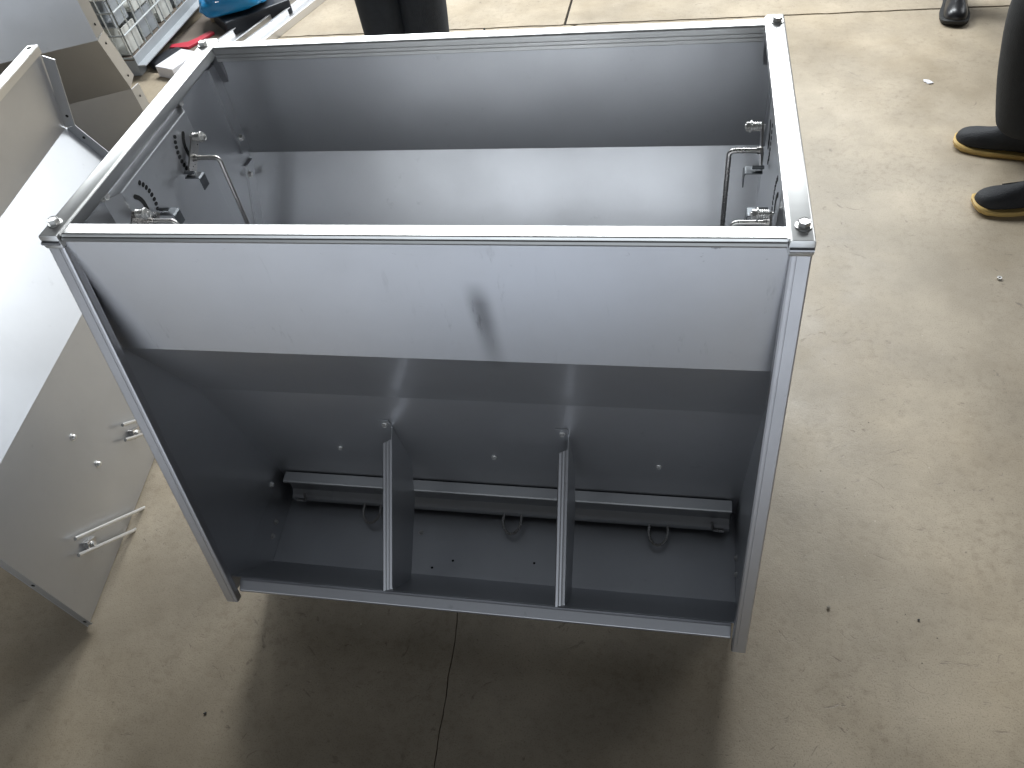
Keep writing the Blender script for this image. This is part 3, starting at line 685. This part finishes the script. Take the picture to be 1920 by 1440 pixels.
chip((1.753, 2.128, 0), (0.022, 0.012, 0.004), 'flat pale flake on the floor in front of the black leather shoe', PAPER, 1)
chip((1.21, 0.025, 0), (0.0042, 0.0036, 0.003), 'rounded grey pebble on the floor beside the feeder trough', STONE, 2)
chip((1.382, 0.016, 0), (0.0032, 0.0026, 0.002), 'tiny dark crumb on the floor to the side of the pebble', RUBBER, 4)
chip((-0.049, -0.336, 0), (0.0028, 0.004, 0.002), 'dark speck on the floor between feeder and loose hopper half', RUBBER, 6)
chip((0.0, 2.690, 0), (0.009, 0.006, 0.006), 'dark chip beside the floor joint behind the feeder', RUBBER, 9)
gv, gf = [], []
rg = random.Random(21)
for _ in range(260):
    cx, cy = rg.uniform(-0.4, 2.4), rg.uniform(-0.6, 3.0)
    if 0 < cx < 1 and -0.13 < cy < 0.75: continue
    s = rg.uniform(0.0006, 0.0019); n0 = len(gv); a0 = rg.uniform(0, 6)
    for k in range(3): gv.append((cx + s * math.cos(a0 + 2.1 * k), cy + s * 1.4 * math.sin(a0 + 2.1 * k), 0.0001))
    gv.append((cx, cy, s)); gf += [[n0, n0 + 1, n0 + 3], [n0 + 1, n0 + 2, n0 + 3], [n0 + 2, n0, n0 + 3]]
o = mesh('floor_grit', gv, gf, STONE); o['kind'] = 'stuff'; tag(o, 'fine grit scattered over the concrete floor', 'grit')

# ------------------------------------------------------------------ people
def skin_body(name, joints, bones, m, parent=None, root='pelvis', sub=2):
    names = list(joints); me = bpy.data.meshes.new(name)
    me.from_pydata([joints[k][0] for k in names], [(names.index(a), names.index(b)) for a, b in bones], [])
    me.materials.append(m); o = link(bpy.data.objects.new(name, me), parent)
    o.modifiers.new('skin', 'SKIN'); me.skin_vertices[0].data[names.index(root)].use_root = True
    for i, k in enumerate(names):
        r_ = joints[k][1]; me.skin_vertices[0].data[i].radius = (r_, r_) if isinstance(r_, (int, float)) else r_
    s = o.modifiers.new('sub', 'SUBSURF'); s.levels = sub; s.render_levels = sub
    o.modifiers['skin'].use_smooth_shade = True
    return o
def shoe(parent, toe, heading, m_up, m_sole, length=0.275, stripe=False, sole_h=0.016):
    hx, hy = heading; f = Vector((hx, hy, 0)).normalized(); s = Vector((-f.y, f.x, 0))
    ori = Vector((toe[0], toe[1], 0))
    secs = [(0.0, 0.010, 0.036), (0.03, 0.030, 0.050), (0.10, 0.041, 0.060), (0.22, 0.046, 0.066), (0.36, 0.048, 0.074), (0.48, 0.045, 0.090), (0.60, 0.040, 0.108), (0.74, 0.037, 0.116), (0.88, 0.037, 0.112), (0.97, 0.031, 0.098), (1.0, 0.020, 0.080)]
    v = []; fc = []; n = 14
    for t, w, h in secs:
        c = ori - f * (t * length)
        for k in range(n):
            a = math.pi * k / (n - 1); x = math.cos(a); z = max(0.0, math.sin(a)) ** 0.75
            v.append(c + s * (w * (x if abs(x) < 0.2 else math.copysign(abs(x) ** 0.85, x)) * (1 - 0.38 * z * (t > 0.3))) + Vector((0, 0, sole_h * 0.75 + (h - sole_h * 0.75) * z)))
    for i in range(len(secs) - 1):
        for k in range(n - 1): fc.append([i * n + k, i * n + k + 1, (i + 1) * n + k + 1, (i + 1) * n + k])
        fc.append([i * n + n - 1, i * n, (i + 1) * n, (i + 1) * n + n - 1])
    fc += [list(range(n)), list(range((len(secs) - 1) * n, len(secs) * n))[::-1]]
    up_ = mesh('shoe', v, fc, m_up, parent, True)
    md = up_.modifiers.new('sub', 'SUBSURF'); md.levels = 1; md.render_levels = 2
    out = []
    for t, w, h in secs: out.append((t, w + 0.004))
    ring = [(t, w) for t, w in out] + [(t, -w) for t, w in reversed(out)]
    lv = []
    for z, g in ((0.0, 0.0), (0.004, 0.003), (sole_h - 0.004, 0.004), (sole_h, 0.001)):
        for t, w in ring:
            spring = 0.010 * max(0, (0.16 - t) / 0.16) ** 1.5 if z < sole_h * 0.5 else 0.012 * max(0, (0.16 - t) / 0.16)
            lv.append(ori - f * (t * (length + g) - g) + s * (w + math.copysign(g, w)) + Vector((0, 0, z + spring)))
    k_ = len(ring); lf = []
    for a in range(3):
        for i in range(k_): lf.append([a * k_ + i, a * k_ + (i + 1) % k_, (a + 1) * k_ + (i + 1) % k_, (a + 1) * k_ + i])
    lf += [list(range(k_))[::-1], list(range(3 * k_, 4 * k_))]
    mesh('sole', lv, lf, m_sole, up_, True)
    if stripe:
        sv = []
        for t, z0_, z1_ in ((0.30, 0.046, 0.050), (0.45, 0.042, 0.056), (0.62, 0.042, 0.064)):
            c = ori - f * (t * length)
            for z in (z0_, z1_): sv.append(c + s * stripe * (0.0475 - 0.25 * (z - 0.04)) + Vector((0, 0, z)))
        mesh('stripe', sv, [[0, 1, 3, 2], [2, 3, 5, 4]], GREYSTR, up_)
    return up_
def person(loc, heading, feet, label, m_tr, m_jk, shoes, hip=None, knee_out=0.0, leg_r=(0.080, 0.086, 0.105), lean=(0, 0)):
    """feet: [(ankle xy, toe xy, heading)], world coordinates"""
    P = empty('person', (0, 0, 0)); P.location = (loc[0], loc[1], 0)
    tag(P, label, 'person')
    L = lambda x, y, z: Vector((x - loc[0], y - loc[1], z))
    h = Vector((*heading, 0)).normalized(); s = Vector((-h.y, h.x, 0))
    hc = Vector((loc[0] + lean[0], loc[1] + lean[1], 0.90)); o_ = Vector((loc[0], loc[1], 0))
    W_ = lambda p: p - o_
    bj = {'pelvis': (W_(hc), (0.15, 0.11)), 'waist': (W_(hc + Vector((0, 0, 0.16))), (0.14, 0.10)), 'chest': (W_(hc + Vector((0, 0, 0.36)) + h * 0.01), (0.165, 0.115)),
          'neck0': (W_(hc + Vector((0, 0, 0.54))), (0.07, 0.065)), 'neck1': (W_(hc + Vector((0, 0, 0.61)) + h * 0.01), 0.055), 'skull': (W_(hc + Vector((0, 0, 0.70)) + h * 0.03), (0.078, 0.090)), 'crown': (W_(hc + Vector((0, 0, 0.80)) + h * 0.02), (0.062, 0.075))}
    bb = [('pelvis', 'waist'), ('waist', 'chest'), ('chest', 'neck0'), ('neck0', 'neck1'), ('neck1', 'skull'), ('skull', 'crown')]
    for i, sg in enumerate((1, -1)):
        bj[f'sh{i}'] = (W_(hc + Vector((0, 0, 0.49)) + s * sg * 0.17), 0.062); bj[f'el{i}'] = (W_(hc + Vector((0, 0, 0.20)) + s * sg * 0.24 - h * 0.02), 0.046)
        bj[f'wr{i}'] = (W_(hc + Vector((0, 0, 0.02)) + s * sg * 0.22 + h * 0.12), 0.033); bj[f'pm{i}'] = (W_(hc + Vector((0, 0, -0.06)) + s * sg * 0.21 + h * 0.16), 0.034)
        bb += [('chest', f'sh{i}'), (f'sh{i}', f'el{i}'), (f'el{i}', f'wr{i}'), (f'wr{i}', f'pm{i}')]
        for q in range(4):
            bj[f'f{i}{q}'] = (W_(hc + Vector((0, 0, -0.14 + 0.012 * (q == 3))) + s * sg * (0.195 + 0.0) + h * (0.135 + 0.022 * q)), 0.009); bb.append((f'pm{i}', f'f{i}{q}'))
    body = skin_body('body', bj, bb, m_jk, P)
    hd = W_(hc + Vector((0, 0, 0.75)) + h * 0.02)
    bm = bmesh.new(); bmesh.ops.create_uvsphere(bm, u_segments=20, v_segments=12, radius=0.118)
    bmesh.ops.delete(bm, geom=[v for v in bm.verts if v.co.z < -0.02], context='VERTS')
    for f_ in bm.faces: f_.smooth = True
    me = bpy.data.meshes.new('hair'); bm.to_mesh(me); bm.free(); me.materials.append(HAIR); ho = link(bpy.data.objects.new('hair', me), P); ho.location = hd
    tj = {'pelvis': (W_(hc + Vector((0, 0, 0.02))), (0.165, 0.125))}; tb = []
    for i, (ank, toe, hdg) in enumerate(feet):
        sg = 1 if (Vector((*ank, 0)) - o_).dot(s) > 0 else -1
        hipj = hc + s * sg * 0.10 + Vector((0, 0, -0.06)); a = Vector((ank[0], ank[1], 0.075)); kn = (hipj + a) * 0.5 + h * knee_out + Vector((0, 0, 0.02))
        tj[f'h{i}'] = (W_(hipj), leg_r[2]); tj[f'k{i}'] = (W_(kn), leg_r[1]); tj[f'c{i}'] = (W_(kn.lerp(a, 0.55)), leg_r[0] * 1.02); tj[f'a{i}'] = (W_(a + Vector((0, 0, 0.035))), leg_r[0] * 0.90); tj[f'e{i}'] = (W_(a + Vector((0, 0, 0.0)) + Vector((*hdg, 0)).normalized() * 0.012), leg_r[0] * 0.72)
        tb += [('pelvis', f'h{i}'), (f'h{i}', f'k{i}'), (f'k{i}', f'c{i}'), (f'c{i}', f'a{i}'), (f'a{i}', f'e{i}')]
        sh = shoe(P, (toe[0] - loc[0], toe[1] - loc[1]), hdg, *shoes[0], stripe=shoes[1] if i == 1 else False)
    skin_body('trousers', tj, tb, m_tr, P)
    return P
person((-0.16, 2.18), (0.1, -1.0), [((-0.235, 2.12), (-0.20, 1.93), (0.1, -1)), ((-0.100, 2.14), (-0.05, 1.95), (0.2, -1))],
       'person in dark navy trousers standing behind the feeder', NAVY, JACKET, ((LEATHER, RUBBER), False), knee_out=0.03, leg_r=(0.094, 0.096, 0.11))
person((2.09, 2.86), (-0.25, -1.0), [((1.955, 2.73), (1.915, 2.545), (-0.2, -1)), ((2.21, 3.10), (2.20, 2.98), (-0.05, -1))],
       'person in black leather shoes near the floor joint', CLOTH, JACKET, ((LEATHER, RUBBER), False), knee_out=0.03, leg_r=(0.070, 0.08, 0.10))
person((1.95, 1.57), (-1.0, 0.1), [((1.915, 1.670), (1.765, 1.735), (-0.95, 0.33)), ((1.945, 1.40), (1.752, 1.385), (-1.0, -0.06))],
       'person in black trousers and black knit shoes with yellow gum soles', CLOTH, JACKET, ((KNIT, GUM), -1), knee_out=0.070, leg_r=(0.086, 0.092, 0.115), lean=(-0.03, 0))
